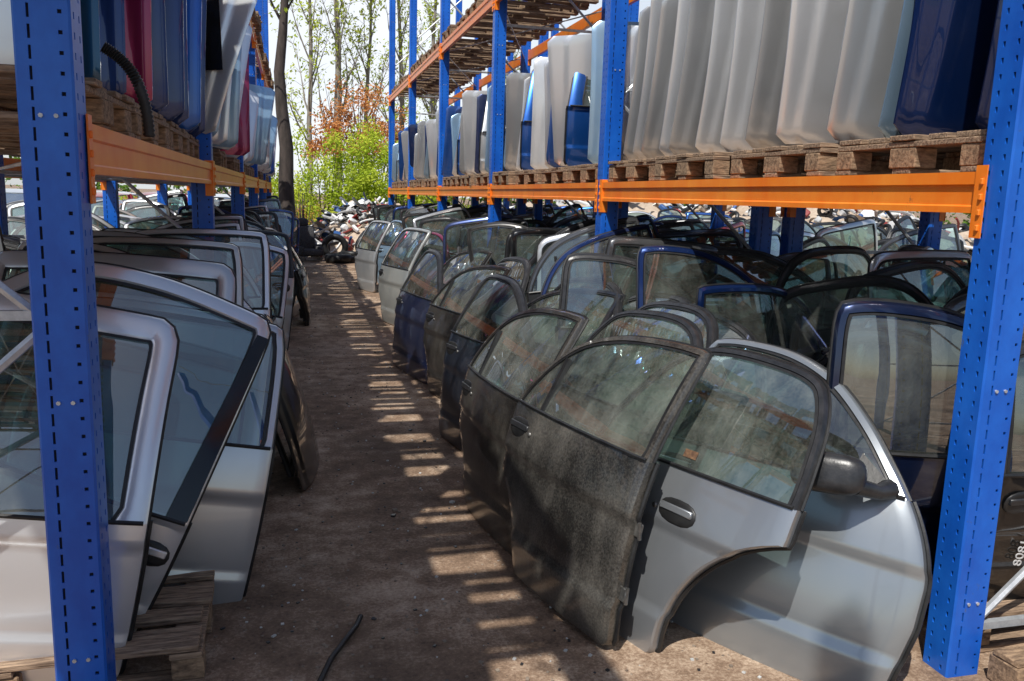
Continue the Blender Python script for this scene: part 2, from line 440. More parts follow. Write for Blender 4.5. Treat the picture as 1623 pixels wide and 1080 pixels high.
def beam_mesh(length):
    q=MB(); h=.135
    prof=[(0,0),(0,h*.16),(.006,h*.2),(.006,h*.66),(-.004,h*.70),(-.004,h),(.045,h),(.045,0)]
    y0,y1=PW/2,length-PW/2
    n=len(prof)
    vs=[(x,y0,z) for x,z in prof]+[(x,y1,z) for x,z in prof]
    q.add(vs,[[i,(i+1)%n,(i+1)%n+n,i+n] for i in range(n)]+[list(range(n)),list(range(n,2*n))],0)
    for s,y in ((1,y0),(-1,y1)):
        q.box((-.0085,y-s*.014,h*.5-.03),(.005,.046,.235),0)
        q.box((.018,y+s*.0025,h*.5-.03),(.05,.005,.235),0)
        for k in range(4):
            q.box((-.014,y-s*.024,h*.5-.115+k*.05),(.010,.012,.020),0,None,.003)
    return q.mesh('beam',[M_orange],30)
def rack(x0,x1,ys,levels,label):
    e=empty('storage_rack',Matrix.Translation(((x0+x1)/2,ys[0],0)),label=label,category='storage rack',group='blue and orange pallet racks')
    inv=e.matrix_world.inverted()
    for y in ys:
        for x in (x0,x1):
            ob('upright_post',POST,e,inv@Matrix.Translation((x,y,0)))
    bm=beam_mesh(ys[1]-ys[0])
    for z in levels:
        for i in range(len(ys)-1):
            if i==0 and z<2: continue
            for x,s in ((min(x0,x1),1),(max(x0,x1),-1)):
                M=Matrix.Translation((x-s*(PD/2-.001),ys[i],z))
                if s==-1: M=Matrix.Translation((x+(PD/2-.001),ys[i+1],z))@Matrix.Rotation(math.pi,4,'Z')
                ob('beam',bm,e,inv@M)
    b=MB(); d=abs(x1-x0)-PD
    zz=.15; k=0
    while zz<6.0:
        za,zb=zz,zz+1.05
        a,c=(-d/2,d/2) if k%2==0 else (d/2,-d/2)
        b.tube([(a,0,za),(c,0,zb)],.014,6,0); zz+=1.1; k+=1
    for z in (.15,1.25,2.4,3.5): b.box((0,0,z),(d,.026,.026),0)
    bm_=b.mesh('brace',[M_galv],30)
    for y in ys: ob('brace',bm_,e,inv@Matrix.Translation(((x0+x1)/2,y,0)))
    t=MB(); t.tube([(-d/2-.02,.1,0),(d/2+.02,3.55,0)],.008,6,0); t.tube([(d/2+.02,.1,.025),(-d/2-.02,3.55,.025)],.008,6,0); tm=t.mesh('tie',[M_galv],30)
    for z in levels:
        for i,y in enumerate(ys[:-1]):
            if i==0 and z<2: continue
            ob('tie_rod',tm,e,inv@Matrix.Translation(((x0+x1)/2,y,z+.015)))
    return e
BAY=3.65
YR=[2.27+BAY*i for i in range(-1,6)]
YL=[2.48+BAY*i for i in range(-1,6)]
ZR,ZL,Z2=1.595,1.63,3.72
rack(2.2375,3.52,YR,[ZR,Z2],'tall blue pallet rack with orange beams along the aisle')
rack(3.80,5.08,YR,[ZR],'blue pallet rack with orange beams behind another rack')
rack(-.6075,-1.89,YL,[ZL,Z2],'tall blue pallet rack with orange beams beside dirt aisle')

# ------------------------------------------------------------ pallets
def pallet_mesh(seed,ws=(.145,.1,.145,.1,.145),wb=.1,jit=.008,drop=None):
    rr=random.Random(seed); q=MB(); j=lambda a:rr.uniform(-a,a)
    gap=(.8-sum(ws))/4; y=-.4
    for k,w in enumerate(ws):
        if k!=drop: q.box((j(.012),y+w/2+j(jit),.133),(1.2+j(.016),w-.006+j(jit),.021),0,Matrix.Rotation(j(jit*1.6),3,'Z')@Matrix.Rotation(j(.004),3,'Y'),.003)
        y+=w+gap
    for x in (-.55,0,.55):
        q.box((x+j(.004),0,.1105),(.1,.79,.021),0,None,.003)
        for yy in (-.34,0,.34):
            q.box((x+j(.005),yy+j(.005),.061),(.1 if x else .14,.1 if yy else .14,.076),1,Matrix.Rotation(j(.04),3,'Z'),.004)
    for yy in (-.35,0,.35): q.box((j(.006),yy,.0115),(1.2,wb,.021),0,Matrix.Rotation(j(.006),3,'Z'),.003)
    return q.mesh('wooden_pallet',[M_wood,M_woodend],30)
PAL=[pallet_mesh(i) for i in range(5)]
PALW=[pallet_mesh(10+i,(.10,.08,.11,.085,.10),.08,.02,(None,2,3,None,1)[i]) for i in range(5)]
def pallet(x,y,z,rot=0,lab='weathered wooden pallet resting on orange rack beams',lib=None):
    o=ob('wooden_pallet',random.choice(lib or PAL)); o.matrix_world=Matrix.Translation((x,y,z))@Matrix.Rotation(rot,4,'Z')
    o['label']=lab;o['category']='pallet';o['group']='pallets on the racks'
    return o
for ys,xc,z1 in ((YR,2.80,ZR),(YL,-1.20,ZL)):
    for bi,y0 in enumerate(ys[:-1]):
        for k in range(4):
            y=y0+.09+.44+k*.875
            for z in (z1,Z2):
                if bi==0 and z<2: continue
                left=(xc<0 and z==Z2)
                pallet((-1.08 if left else xc)+U(-.04,.04),y+U(-.02,.02),z+.137,U(-.03,.03),lib=PALW if left else None)
for y0 in YR[1:-1]:
    for k in range(4): pallet(4.42,y0+.53+k*.875,ZR+.137,U(-.01,.01))

# ------------------------------------------------------------ bonnets
def bonnet_mesh(W,H,seed,name,r=.055,bul=.03):
    rr=random.Random(seed); q=MB(); nu,nv=30,24
    def xlz(z):
        e=0
        for zz in (z,H-z):
            if zz<r: e+=r-math.sqrt(max(0,r*r-(r-zz)**2))
        return e+.02*(1-z/H)
    def f(s,z):
        o=.0
        for t in (s,1-s):
            if t<.03: o-=.006*(1-t/.03)**2
        o+=bul*math.sin(math.pi*s)+.03*math.sin(math.pi*z/H)
        sh=.07+.06*z/H
        o+=.012/(1+math.exp(-(s-sh)/.005))+.012/(1+math.exp((s-1+sh)/.005))
        return -o
    us=[0,.006,.014,.024]+[k/(nu*2) for k in range(2,nu*2-1)]+[.976,.986,.994,1]
    us=sorted(set(us))
    F=[[Vector((xlz(z)+(W-2*xlz(z))*s,f(s,z),z)) for z in [H*j/nv for j in range(nv+1)]] for s in us]
    B=[[p+Vector((0,.006,0)) for p in row] for row in F]
    q.grid(F,0);q.grid(B,0,flip=True)
    for a_,c in ((F[0],B[0]),(F[-1],B[-1]),([k[0] for k in F],[k[0] for k in B]),([k[-1] for k in F],[k[-1] for k in B])): q.grid([a_,c],0)
    p1=q.mesh(name,[M_paint],40)
    w=MB()
    for s in (.16,.5,.84): w.box((W*s,.045,H/2),(.06,.025,H*.80),0,None,.01)
    for z in (.12*H,.5*H,.88*H): w.box((W/2,.046,z),(W*.66,.025,.06),0,None,.01)
    return p1,w.mesh(name+'_ribs',[M_plastic],40)
BON=[bonnet_mesh(1.18,1.0,1,'bonnet_a'),bonnet_mesh(1.24,1.08,2,'bonnet_b',.055,.06),bonnet_mesh(1.1,.9,3,'bonnet_c',.11,.04)]
def bonnet(x,y,z,heading,lean,color,dust=.15,k=0,right=True,roll=0,label=None,group='bonnets stored on the racks'):
    M=Matrix.Translation((x,y,z))@Matrix.Rotation(math.radians(heading),4,'Z')@Matrix.Rotation(math.radians(-lean),4,'X')@Matrix.Rotation(math.radians(roll),4,'Y')
    if not right: M=M@Matrix.Translation((-(1.18,1.24,1.1)[k],0,0))
    e=empty('car_bonnet',M,label=label or (CN[color]+' car bonnet standing on edge on a pallet'),category='car bonnet',group=group)
    a,b=BON[k]; ob('outer_panel',a,e,color=(*color,dust)); ob('stiffening_rib',b,e,color=(*color,dust))
    return e
ZP=ZR+.137+.146
ys=[5.62,5.46,5.28,5.08,4.86,4.62,4.34,4.02,3.66,3.27]
cs=[SIL,LSIL,SIL,LSIL,SIL,WHT,LSIL,SIL,LSIL,SIL]
for i,(y,c) in enumerate(zip(ys,cs)): bonnet(2.21+U(-.03,.05),y,ZP+.01,U(-2,16),-10+U(-6,4),c,(.10,.3,.15,.1,.3,.1,.2,.25,.08,.15)[i],[0,1,0,1,1,0,1,1,1,1][i],roll=U(-4,.5))
bonnet(2.24,2.99,ZP,8,-8,LBL,.08,1,roll=-2); bonnet(2.20,2.85,ZP,6,-6,NAVY,.05,1,roll=-2); bonnet(2.40,2.66,ZP,3,-3,NAVY,.05,1)
y=6.2; seq=[WHT,LBL,NAVY,BLU,LSIL,BLU,LSIL,WHT,BLU,WHT,SIL,LBL,LBL,WHT,LBL,NAVY,WHT,SIL,BLU,WHT,LBL,NAVY,BLU,WHT,LBL,SIL,BLU,WHT,SIL,LBL,NAVY,SIL]
i=0
while y<20.2:
    c=seq[i%len(seq)]
    if i%5==3:
        place('tailgate',(2.2+U(-.03,.1),y,ZP),U(-6,6),-5+U(-4,4),0,c,.1,label=CN[c]+' car tailgate with rear window on a shelf',category='car tailgate',group='tailgates stored on the racks',name='car_tailgate')
    else: bonnet(2.2+U(-.05,.12),y,ZP,U(-12,14),-8+U(-8,7),c,U(.05,.3),i%3,roll=U(-6,5))
    y+=U(.20,.45); i+=1
ZPL=ZL+.137+.146
lst=[(2.95,-.66,LSIL,0),(3.3,-.63,TEAL,1),(3.6,-.60,NAVY,0),(3.85,-.545,MAR,0),(4.05,-.51,NAVY,1),(4.35,-.48,NAVY,1),(4.7,-.50,NAVY,0),(5.05,-.48,BLU,1),(5.35,-.52,NAVY,1),(5.7,-.52,NAVY,0)]
for y,x,c,k in lst: bonnet(x,y,ZPL,U(-6,2),3+U(-2,4),c,.06,k,right=False,roll=U(-1,1))
e=bonnet(-.50,6.05,ZPL+.02,-14,4,WHT,.05,0,right=False,roll=17,label='white tailgate panel with black window tilted on a shelf')
q=MB(); q.box((0,0,0),(.34,.006,.62),0,None,.003); ob('tinted_window',q.mesh('tw',[M_gloss],30),e,Matrix.Translation((.86,-.092,.66))@Matrix.Rotation(math.radians(-20),4,'Y'))
bonnet(-.50,6.3,ZPL,-8,6,LBL,.05,2,right=False,roll=8)
bonnet(-.46,6.65,ZPL,-8,5,WHT,.1,0,right=False,roll=4)
y=7.0;i=0
sl=[LBL,WHT,NAVY,MAR,WHT,BLU,WHT,BLU,WHT,LBL,WHT,SIL,BLU,WHT]
while y<20.3:
    bonnet(-.46+U(-.1,.12),y,ZPL,U(-8,6),5+U(-4,6),sl[i%len(sl)],.1,i%3,right=False,roll=U(-3,8)); y+=U(.35,.7); i+=1
y=-1.0  # flat bonnets added on the upper level to keep sun off the aisle
while y<11:
    bonnet(-.99+U(-.07,.05),y,Z2+.137+.15+U(0,.02),U(-4,4),90,random.choice([SIL,BLU,WHT]),.2,1,right=False,label='added car bonnet lying flat on an upper pallet to shade the aisle')
    y+=1.0
# ------------------------------------------------------------ big foreground doors
G='salvaged car doors standing on the ground'
place('rear',(.84,3.50,.02),-77,13,0,(.040,.038,.036),.50,label='dusty dark grey rear car door with window leaning in a row',group=G,skip=())
d2=place('rear_round',(1.05,3.08,-.02),-70,15,0,(.34,.36,.385),.12,flip=True,label='grey rear car door with round black window frame',group=G)
place('front',(1.28,3.00,-.02),-60,19,0,(.32,.35,.375),.10,S=1.0,label='silver grey front car door with side mirror',group=G)
q=MB(); q.box((0,0,0),(.06,.003,.03),0); M_st=simple('sticker_brown',(.06,.03,.02),(.22,.12,.06),60,.6,0,0)
ob('window_sticker',q.mesh('sticker',[M_st],0),d2,Matrix.Translation((.52,-.053,.745))@Matrix.Rotation(-.28,4,'X'))
place('rear_round',(1.16,3.95,.0),-76,14,0,DGR,.3,label='dark grey rear car door behind dusty door',group=G)
place('rear',(.84,4.35,.0),-84,8,0,(.022,.018,.016),.40,label='dark brown dusty rear car door leaning in a row',group=G)
dA=place('front_black',(.92,5.45,.0),-75,10,0,(.010,.020,.045),.22,label='dark navy front car door with pink scribble on its edge',group=G,skip=())
place('rear',(1.20,5.45,.0),-70,15,0,(.012,.016,.03),.25,label='blue black rear car door beside another door',group=G)
place('rear',(1.0,6.95,.0),-76,11,0,(.022,.018,.018),.35,label='dusty dark brown rear car door facing the dirt aisle',group=G)
place('front_black',(.88,7.95,.0),-79,10,0,(.010,.022,.09),.25,label='navy blue front car door facing the dirt aisle',group=G)
place('front_black',(1.25,6.9,.0),-72,16,0,BLK,.25,label='black front car door leaning behind another',group=G)
place('rear_square',(1.02,10.9,0),-76,8,0,(.5,.52,.50),.45,S=1.04,label='pale silver rear car door beside the aisle',group=G)
place('front',(1.32,10.7,0),-66,8,0,MAR,.2,label='maroon front car door behind a silver door',group=G,skip=('side_mirror','hinge'))
place('rear_square',(.98,14.6,0),-74,6,0,SIL,.45,label='light silver rear car door at the aisle edge',group=G)
place('front',(1.4,15.2,0),-64,8,0,LBL,.3,label='pale blue front car door at the aisle edge',group=G,skip=('side_mirror','hinge'))
for (x,y) in ((1.4,5.4),(1.6,5.3),(1.45,4.2),(1.62,4.3),(1.4,7.1),(1.62,7.2),(1.3,8.9),(1.5,9.0),(1.7,9.0),(1.5,12.6),(1.65,12.7),(1.4,16.9),(1.6,17.0)):
    c=random.choice([BLK,NAVY,DGR,DGR,SIL,BLK])
    place(random.choice(['front_black','rear','rear_round','rear_square']),(x,y,0),-76+U(-8,10),12+U(-3,8),0,c,U(.1,.3),flip=R()<.4,label=CN[c]+' car door stacked upright behind others',group=G)

GF='car doors packed under the racks'
def field(x0,ya,yb,step,facing,cols,lift=0.,xr=.15,lean=-17,kinds=None,sp=25):
    y=ya
    while y<yb:
        k=random.choice(kinds or ['front','front_black','rear','rear_round','rear_square','front_black','front'])
        c=random.choice(cols); fl=R()<.5
        x=x0+U(-xr,xr)
        place(k,(x,y,lift+U(0,.12)),facing+U(-sp,sp),lean+U(-16,14) ,U(-14,14),c,U(.03,.2),flip=fl,label=CN[c]+' car door packed upright under a rack',group=GF,skip=('side_mirror','hinge') if R()<.8 else ('hinge',))
        y+=step*U(.6,1.4)
colsR=[BLK,NAVY,DGR,BLK,SIL,BLK,NAVY,DGR,BLU,DGR,LSIL,NAVY]
field(1.95,3.2,4.4,.28,4,colsR,0,.12,-28)
field(1.95,5.2,20,.24,4,colsR,.10)
field(2.75,3.3,20,.36,-6,colsR+[LSIL,SIL],.06,.2,-22)
field(3.75,3.0,20,.36,6,colsR+[WHT,LSIL,SIL,BLK],.10,.2,-17,None,35)
field(4.9,4,20,.50,6,colsR+[WHT,LSIL,SIL,RED],.14,.3,-15,None,35)
field(6.3,5,20,.7,6,colsR+[WHT,RED,LSIL,SIL],.16,.4,-10,None,40)
field(7.8,6,20,1.0,6,colsR+[WHT,RED,SIL],.16,.4,-10,None,40)
place('front',(1.98,2.92,.0),-14,-18,0,(.005,.016,.06),.05,S=1.08,label='dark navy front car door beside blue rack post',group=GF,skip=('side_mirror','hinge'))
dn=place('front_black',(2.38,2.5,.0),2,-12,0,BLK,.06,label='black car door with white chalk number beside rack post',group=GF)
place('front',(1.93,4.62,.16),-3,-8,0,NAVY,.05,label='wide navy blue front car door under the rack',group=GF,skip=('side_mirror','hinge'))
place('front_black',(1.58,5.02,.12),-6,-8,0,NAVY,.05,label='navy blue front car door standing beside another',group=GF)
place('rear_square',(3.0,4.05,.18),10,-10,0,WHT,.04,label='white car door with silver frame under the rack',group=GF)
place('front',(3.75,4.1,.20),4,-12,0,RED,.06,label='dark red front car door under the rack',group=GF,skip=('side_mirror','hinge'))
place('rear_square',(3.0,3.5,.02),-12,-30,0,LSIL,.06,label='light silver rear car door under the rack',group=GF)
place('front',(2.35,3.75,.02),12,-32,4,SIL,.06,label='silver front car door lying back under the rack',group=GF,skip=('side_mirror','hinge'))
def flatmat(n,c):
    m,nt,_,L=mat(n); p=N(nt,'ShaderNodeBsdfPrincipled'); p.inputs['Base Color'].default_value=(*c,1); p.inputs['Roughness'].default_value=.8; finish(nt,p.outputs[0]); return m
cu=bpy.data.curves.new('t','FONT'); cu.body='8081'; cu.size=.058; cu.extrude=.0008; cu.shear=.2
to=bpy.data.objects.new('t',cu); COL.objects.link(to); bpy.context.view_layer.update()
me=bpy.data.meshes.new_from_object(to.evaluated_get(bpy.context.evaluated_depsgraph_get())); bpy.data.objects.remove(to)
me.materials.clear(); me.materials.append(flatmat('chalk_white',(.7,.7,.7)))
ob('chalk_number',me,dn,Matrix.Translation((.19,-.086,.34))@Matrix.Rotation(math.radians(90),4,'X')@Matrix.Rotation(math.radians(90),4,'Z'))
q=MB(); rr=random.Random(4)
for k in range(8):
    z=.60-.04*k; q.tube([(1.07,rr.uniform(-.04,-.015),z),(1.07,-.005+rr.uniform(-.012,.008),z-.014),(1.07,rr.uniform(-.04,-.015),z-.028)],.0035,5,0)
ob('pink_marking',q.mesh('pink',[flatmat('pink_marker',(.9,.05,.40))],0),dA,Matrix.Translation((.012,0,0)))

# ------------------------------------------------------------ left side doors
colsL=[BEI,SIL,LSIL,LSIL,SIL,BLK,NAVY,WHT,DGR,SIL]
place('square',(-1.60,2.74,.16),0,4,9,LSIL,.10,label='silver car door with wide frame behind blue post',group=G)
place('front_pillar',(-1.58,2.98,.44),0,5,24,LSIL,.08,flip=True,label='silver car door with glossy black window pillar tilted sideways',group=G)
place('rear_square',(-1.12,3.25,.08),2,9,10,SIL,.12,label='silver rear car door on a wooden pallet',group=G)
place('square',(-1.30,3.50,.05),2,7,8,LSIL,.10,flip=True,label='light silver car door on a wooden pallet',group=G)
place('square',(-1.38,3.85,.15),0,6,3,SIL,.12,label='silver car door packed under the rack',group=G)
place('front',(-1.34,4.15,.20),0,8,2,BEI,.12,label='beige metallic front car door under the rack',group=G,skip=('side_mirror','hinge'))
place('rear_square',(-1.22,4.5,.20),2,8,2,BEI,.12,label='beige metallic rear car door under the rack',group=G)
place('front',(-1.23,4.9,.20),2,8,0,SIL,.12,label='silver front car door under the rack',group=G,skip=('side_mirror','hinge'))
place('rear_square',(-1.08,5.3,.20),-2,8,0,LSIL,.12,label='light silver rear car door under the rack',group=G)
place('front_black',(-2.3,4.2,.16),0,8,0,SIL,.12,label='silver front car door under the rack',group=G)
place('front',(-2.5,5.2,.16),0,8,0,BEI,.12,label='beige front car door under the rack',group=G,skip=('side_mirror','hinge'))
bonnet(.02,4.35,.0,86,19,BLK,.15,2,label='black bonnet standing on edge along the aisle',group='bonnets standing on the ground')
place('front_black',(-.14,5.5,.0),86,10,0,SIL,.2,label='silver front car door leaning along the aisle',group=G)
place('rear',(.10,10.0,.0),86,10,0,BLK,.2,label='black rear car door leaning along the aisle',group=G)
place('front',(-.05,11.0,.0),80,10,0,BEI,.2,label='beige front car door leaning along the aisle',group=G,skip=('side_mirror','hinge'))
field(-1.25,5.7,20,.30,0,colsL,.14,.12,8,None,12)
field(-2.6,4.6,20,.5,0,colsL,.14,.2,8,None,12)
for y in (3.05,3.9): pallet(-.92,y,.0,0.02,'grey weathered wooden pallet lying on the dirt')
for y in (4.9,6.4,7.3,8.2): pallet(-1.1,y,.0,0.02,'grey weathered wooden pallet lying on the dirt')
pallet(2.95,2.75,.0,0.05,'grey weathered wooden pallet lying on the dirt')
q=MB(); q.box((0,0,.05),(.30,.13,.10),0,None,.006); q.box((.02,.01,.112),(.34,.10,.022),0,Matrix.Rotation(.08,3,'Z'),.004)
o=ob('wood_block',q.mesh('wood_block',[M_woodend],30)); o.matrix_world=Matrix.Translation((2.46,2.12,0)); o['label']='pale timber block lying beside the rack post'; o['category']='timber block'

# ------------------------------------------------------------ camera / light
cam=bpy.data.cameras.new('Camera'); co=bpy.data.objects.new('Camera',cam); COL.objects.link(co)
cam.sensor_width=36; cam.lens=29.5; cam.clip_end=2000; cam.clip_start=.05
fwd=Vector((.2483,.9543,-.1678)).normalized(); up=Vector((.0123,.1686,.9853)); rt=fwd.cross(up).normalized(); up=rt.cross(fwd)
M=Matrix((( rt.x,up.x,-fwd.x,0),(rt.y,up.y,-fwd.y,0),(rt.z,up.z,-fwd.z,1.6),(0,0,0,1)))
co.matrix_world=M; scene.camera=co
S=Vector((-.39,-.56,1)).normalized()
sl_=bpy.data.lights.new('sun','SUN'); sl_.energy=5.0; sl_.angle=math.radians(.5); sl_.color=(1,.965,.90)
so=bpy.data.objects.new('sun',sl_); COL.objects.link(so); so.rotation_euler=S.to_track_quat('Z','Y').to_euler()
w=bpy.data.worlds.new('World'); scene.world=w; w.use_nodes=True; nt=w.node_tree
bg=nt.nodes['Background']; sk=nt.nodes.new('ShaderNodeTexSky'); sk.sky_type='NISHITA'; sk.sun_disc=False
sk.sun_elevation=math.asin(S.z); sk.sun_rotation=math.atan2(S.x,S.y); sk.dust_density=1.0; sk.air_density=1.0
tc=N(nt,'ShaderNodeTexCoord'); dt=N(nt,'ShaderNodeVectorMath',operation='DOT_PRODUCT'); dt.inputs[1].default_value=Vector((.05,.97,.22)).normalized()
nt.links.new(tc.outputs['Generated'],dt.inputs[0])
hz=mathn(nt,'POWER',mathn(nt,'MAXIMUM',dt.outputs['Value'],0),9.0)
cl=noise_n(nt,tc.outputs['Generated'],3.0,4,.6)
hz=mathn(nt,'MULTIPLY',hz,mathn(nt,'ADD',mathn(nt,'MULTIPLY',cl,.5),.65))
col=mix(nt,hz,sk.outputs[0],(10.0,10.4,11.0,1))
nt.links.new(col,bg.inputs[0]); bg.inputs[1].default_value=.108

# ------------------------------------------------------------ vegetation
def leafmat(n,c1,c2,tr=.4):
    m,nt,_,L=mat(n); tc=N(nt,'ShaderNodeTexCoord'); nn=noise_n(nt,tc.outputs['Object'],1.7,4,.6)
    r=ramp(nt,nn,[(.35,(*c1,1)),(.65,(*c2,1))])
    d=N(nt,'ShaderNodeBsdfDiffuse'); t=N(nt,'ShaderNodeBsdfTranslucent'); mx=N(nt,'ShaderNodeMixShader'); mx.inputs[0].default_value=tr
    L.new(r.outputs[0],d.inputs[0]); L.new(r.outputs[0],t.inputs[0]); L.new(d.outputs[0],mx.inputs[1]); L.new(t.outputs[0],mx.inputs[2]); finish(nt,mx.outputs[0]); return m
M_leaf=leafmat('spring_leaf',(.28,.40,.03),(.68,.74,.10),.5)
M_leafd=leafmat('hedge_leaf',(.05,.11,.02),(.18,.28,.05))
M_leafr=leafmat('copper_leaf',(.44,.18,.06),(.72,.36,.14))
M_bark=simple('bark',(.03,.024,.02),(.09,.07,.06),9,.9,0,.8,(1,1,.25))
M_barkp=simple('pale_bark',(.16,.14,.12),(.34,.31,.26),9,.9,0,.5,(1,1,.25))
def leaves(q,c,rad,n,size,m=1,rr=random):
    for _ in range(n):
        d=Vector((rr.gauss(0,1),rr.gauss(0,1),rr.gauss(0,1))).normalized()*(rad*rr.random()**.5)
        p=Vector(c)+d; a=Vector((rr.gauss(0,1),rr.gauss(0,1),rr.gauss(0,1))).normalized(); b=a.orthogonal().normalized()
        s=size*rr.uniform(.5,1.3); q.add([p-a*s,p+b*s*.6,p+a*s,p-b*s*.6],[[0,1,2,3]],m)
def tree(x,y,H,r,nl=16,leaf=1,lsize=.09,spread=.32,lm=None,seed=1,label='',trunkbare=.25,bark=None):
    rr=random.Random(seed); e=empty('tree',Matrix.Translation((x,y,0)),label=label,category='tree')
    bark=bark or M_barkp
    t=MB(); pts=[];p=Vector((0,0,-.05))
    for k in range(11):
        pts.append(p.copy()); p+=Vector((rr.uniform(-.1,.1),rr.uniform(-.1,.1),H/10))
    t.tube(pts,[r*(1-k/11.5) for k in range(11)],9,0)
    c=MB()
    for k in range(nl):
        f=trunkbare+(1-trunkbare)*(k+rr.random())/nl; f=min(f,.97); i=int(f*10); b0=pts[i].lerp(pts[min(i+1,10)],f*10-i)
        az=rr.uniform(0,6.28); ln=H*spread*(1.15-f)*rr.uniform(.7,1.2)
        d=Vector((math.cos(az)*.5,math.sin(az)*.5,1)).normalized(); q=[b0]; cur=b0.copy()
        for s in range(5):
            d=(d+Vector((rr.uniform(-.18,.18),rr.uniform(-.18,.18),.06))).normalized(); cur=cur+d*ln/5; q.append(cur.copy())
        rb=r*(1-f)*.38+.010; c.tube(q,[rb*(1-s/5.6) for s in range(6)],5,0,False)
        for s in range(1,6):
            for _ in range(3):
                d2=Vector((rr.gauss(0,1),rr.gauss(0,1),.9)).normalized(); l2=ln*.3*rr.uniform(.5,1.1)
                e2=q[s]+d2*l2; c.tube([q[s],q[s].lerp(e2,.5)+Vector((0,0,.03)),e2],[.011,.007,.003],4,0,False)
                for u in (.45,.75,1):
                    if rr.random()<.6: leaves(c,q[s].lerp(e2,u),.16,leaf,lsize,1,rr)
    ob('trunk',t.mesh('trunk',[bark],50),e); ob('crown',c.mesh('crown',[bark,lm or M_leaf],0,recalc=False),e)
def bush(x,y,rx,ry,h,n,m,label,seed,size=.07,name='bush',dens=60,z0=.15):
    rr=random.Random(seed); q=MB()
    for _ in range(24):
        a=rr.uniform(0,6.28); e=Vector((math.cos(a)*rx*rr.random(),math.sin(a)*ry*rr.random(),h*rr.uniform(.5,.95)))
        q.tube([(e.x*.25,e.y*.25,0),(e.x*.6,e.y*.6,e.z*.5),e],[.03,.02,.008],4,0,False)
    cl=[]
    for _ in range(int(n/dens)):
        a=rr.uniform(0,6.28); k=rr.random()**.5; z=rr.random()
        top=h*(1-.45*k*k)*rr.uniform(.75,1.12)
        cl.append(Vector((math.cos(a)*rx*k,math.sin(a)*ry*k,z0+(top-z0)*z)))
    for c in cl: leaves(q,c,.34,dens,size,1,rr)
    o=ob(name,q.mesh(name,[M_bark,m],0,recalc=False)); o.matrix_world=Matrix.Translation((x,y,0)); o['label']=label;o['category']='bush'
tree(-.14,22.0,9,.23,14,2,.06,.3,seed=3,label='thick dark tree trunk at the end of the rack',trunkbare=.6,bark=M_bark)
TL='tall slender tree with sparse spring leaves'
for i,(x,y,H,r) in enumerate([(.45,33,14,.12),(1.7,34,15,.18),(2.9,36,13,.12),(4.4,38,14,.16),(6.5,40,13,.2),(9.5,38,12,.2)]):
    tree(x,y,H,r,20,3,.07,.27,seed=20+i,label=TL,trunkbare=.2)
bush(.9,27.5,2.0,1.3,3.7,12000,M_leaf,'bright green bush behind the scrap heap',1,.055)
bush(3.2,28,1.9,1.4,4.5,13000,M_leaf,'bright green bush behind the scrap heap',2,.055)
bush(2.3,31,2.0,1.2,6.0,6500,M_leafr,'copper red bush behind green bushes',3,.06,z0=3.0)
bush(5.2,30,2.0,1.4,4.0,5000,M_leaf,'green bush beside slender trees',4,.06)
bush(.2,25.2,.7,.5,1.7,700,M_leafr,'brown brushwood in front of green bush',9,.03,dens=12)
def hedge(xa,xb,y,h,label,seed):
    rr=random.Random(seed); q=MB(); L_=xb-xa
    for _ in range(int(L_*8)):
        x=rr.uniform(0,L_); z=rr.random()*h*(.7+.3*math.sin(x*.7)+.15*rr.random())
        leaves(q,(x,rr.uniform(-.8,.8),z),.7,24,.15,0,rr)
    o=ob('hedge',q.mesh('hedge',[M_leafd],0,recalc=False)); o.matrix_world=Matrix.Translation((xa,y,0)); o['kind']='stuff'; o['label']=label; o['category']='hedge'
hedge(-32,-1,46,3.0,'long dark green hedge behind parked cars',5)
hedge(4,44,38,4.2,'long green hedge behind the scrap heaps',6)

# ------------------------------------------------------------ scrap heaps
SM=[M_plastic,simple('scrap_grey',(.3,.3,.3),(.55,.55,.54),9,.6),simple('scrap_white',(.65,.65,.65),(.85,.85,.83),9,.6),M_rubber,M_metal,simple('scrap_blue',(.02,.08,.25),(.05,.12,.3),9,.5),simple('scrap_red',(.25,.03,.03),(.3,.05,.04),9,.5),simple('scrap_tan',(.40,.31,.23),(.55,.45,.35),9,.8)]
def rrot(rr): return Matrix.Rotation(rr.uniform(0,6.28),3,'Z')@Matrix.Rotation(rr.uniform(-.9,.9),3,'X')@Matrix.Rotation(rr.uniform(-.9,.9),3,'Y')
def scrap_piece(q,p,rr,s=1):
    t=rr.random(); Rm=rrot(rr); m=rr.choice([0,1,1,2,2,2,3,4,5,6,7,7])
    if t<.4:
        w,l=rr.uniform(.25,.7)*s,rr.uniform(.3,1.0)*s; P=[]
        for i in range(5):
            P.append([Vector(p)+Rm@Vector(((i/4-.5)*w,(j/4-.5)*l,-.25*w*((i/2-1)**2)-.1*l*((j/2-1)**2))) for j in range(5)])
        q.grid(P,m)
    elif t<.65:
        pts=[Vector(p)+Rm@Vector((.75*s*math.sin(a),.25*s*math.cos(a),0)) for a in [-1.3+2.6*k/8 for k in range(9)]]
        q.tube(pts,rr.uniform(.03,.08)*s,6,m)
    elif t<.74:
        pts=[Vector(p)+Rm@Vector((.26*s*math.cos(a),.26*s*math.sin(a),0)) for a in [2*math.pi*k/14 for k in range(15)]]
        q.tube(pts,.085*s,8,3)
    else: q.box(p,(rr.uniform(.15,.5)*s,rr.uniform(.15,.4)*s,rr.uniform(.1,.3)*s),m,Rm,.03)
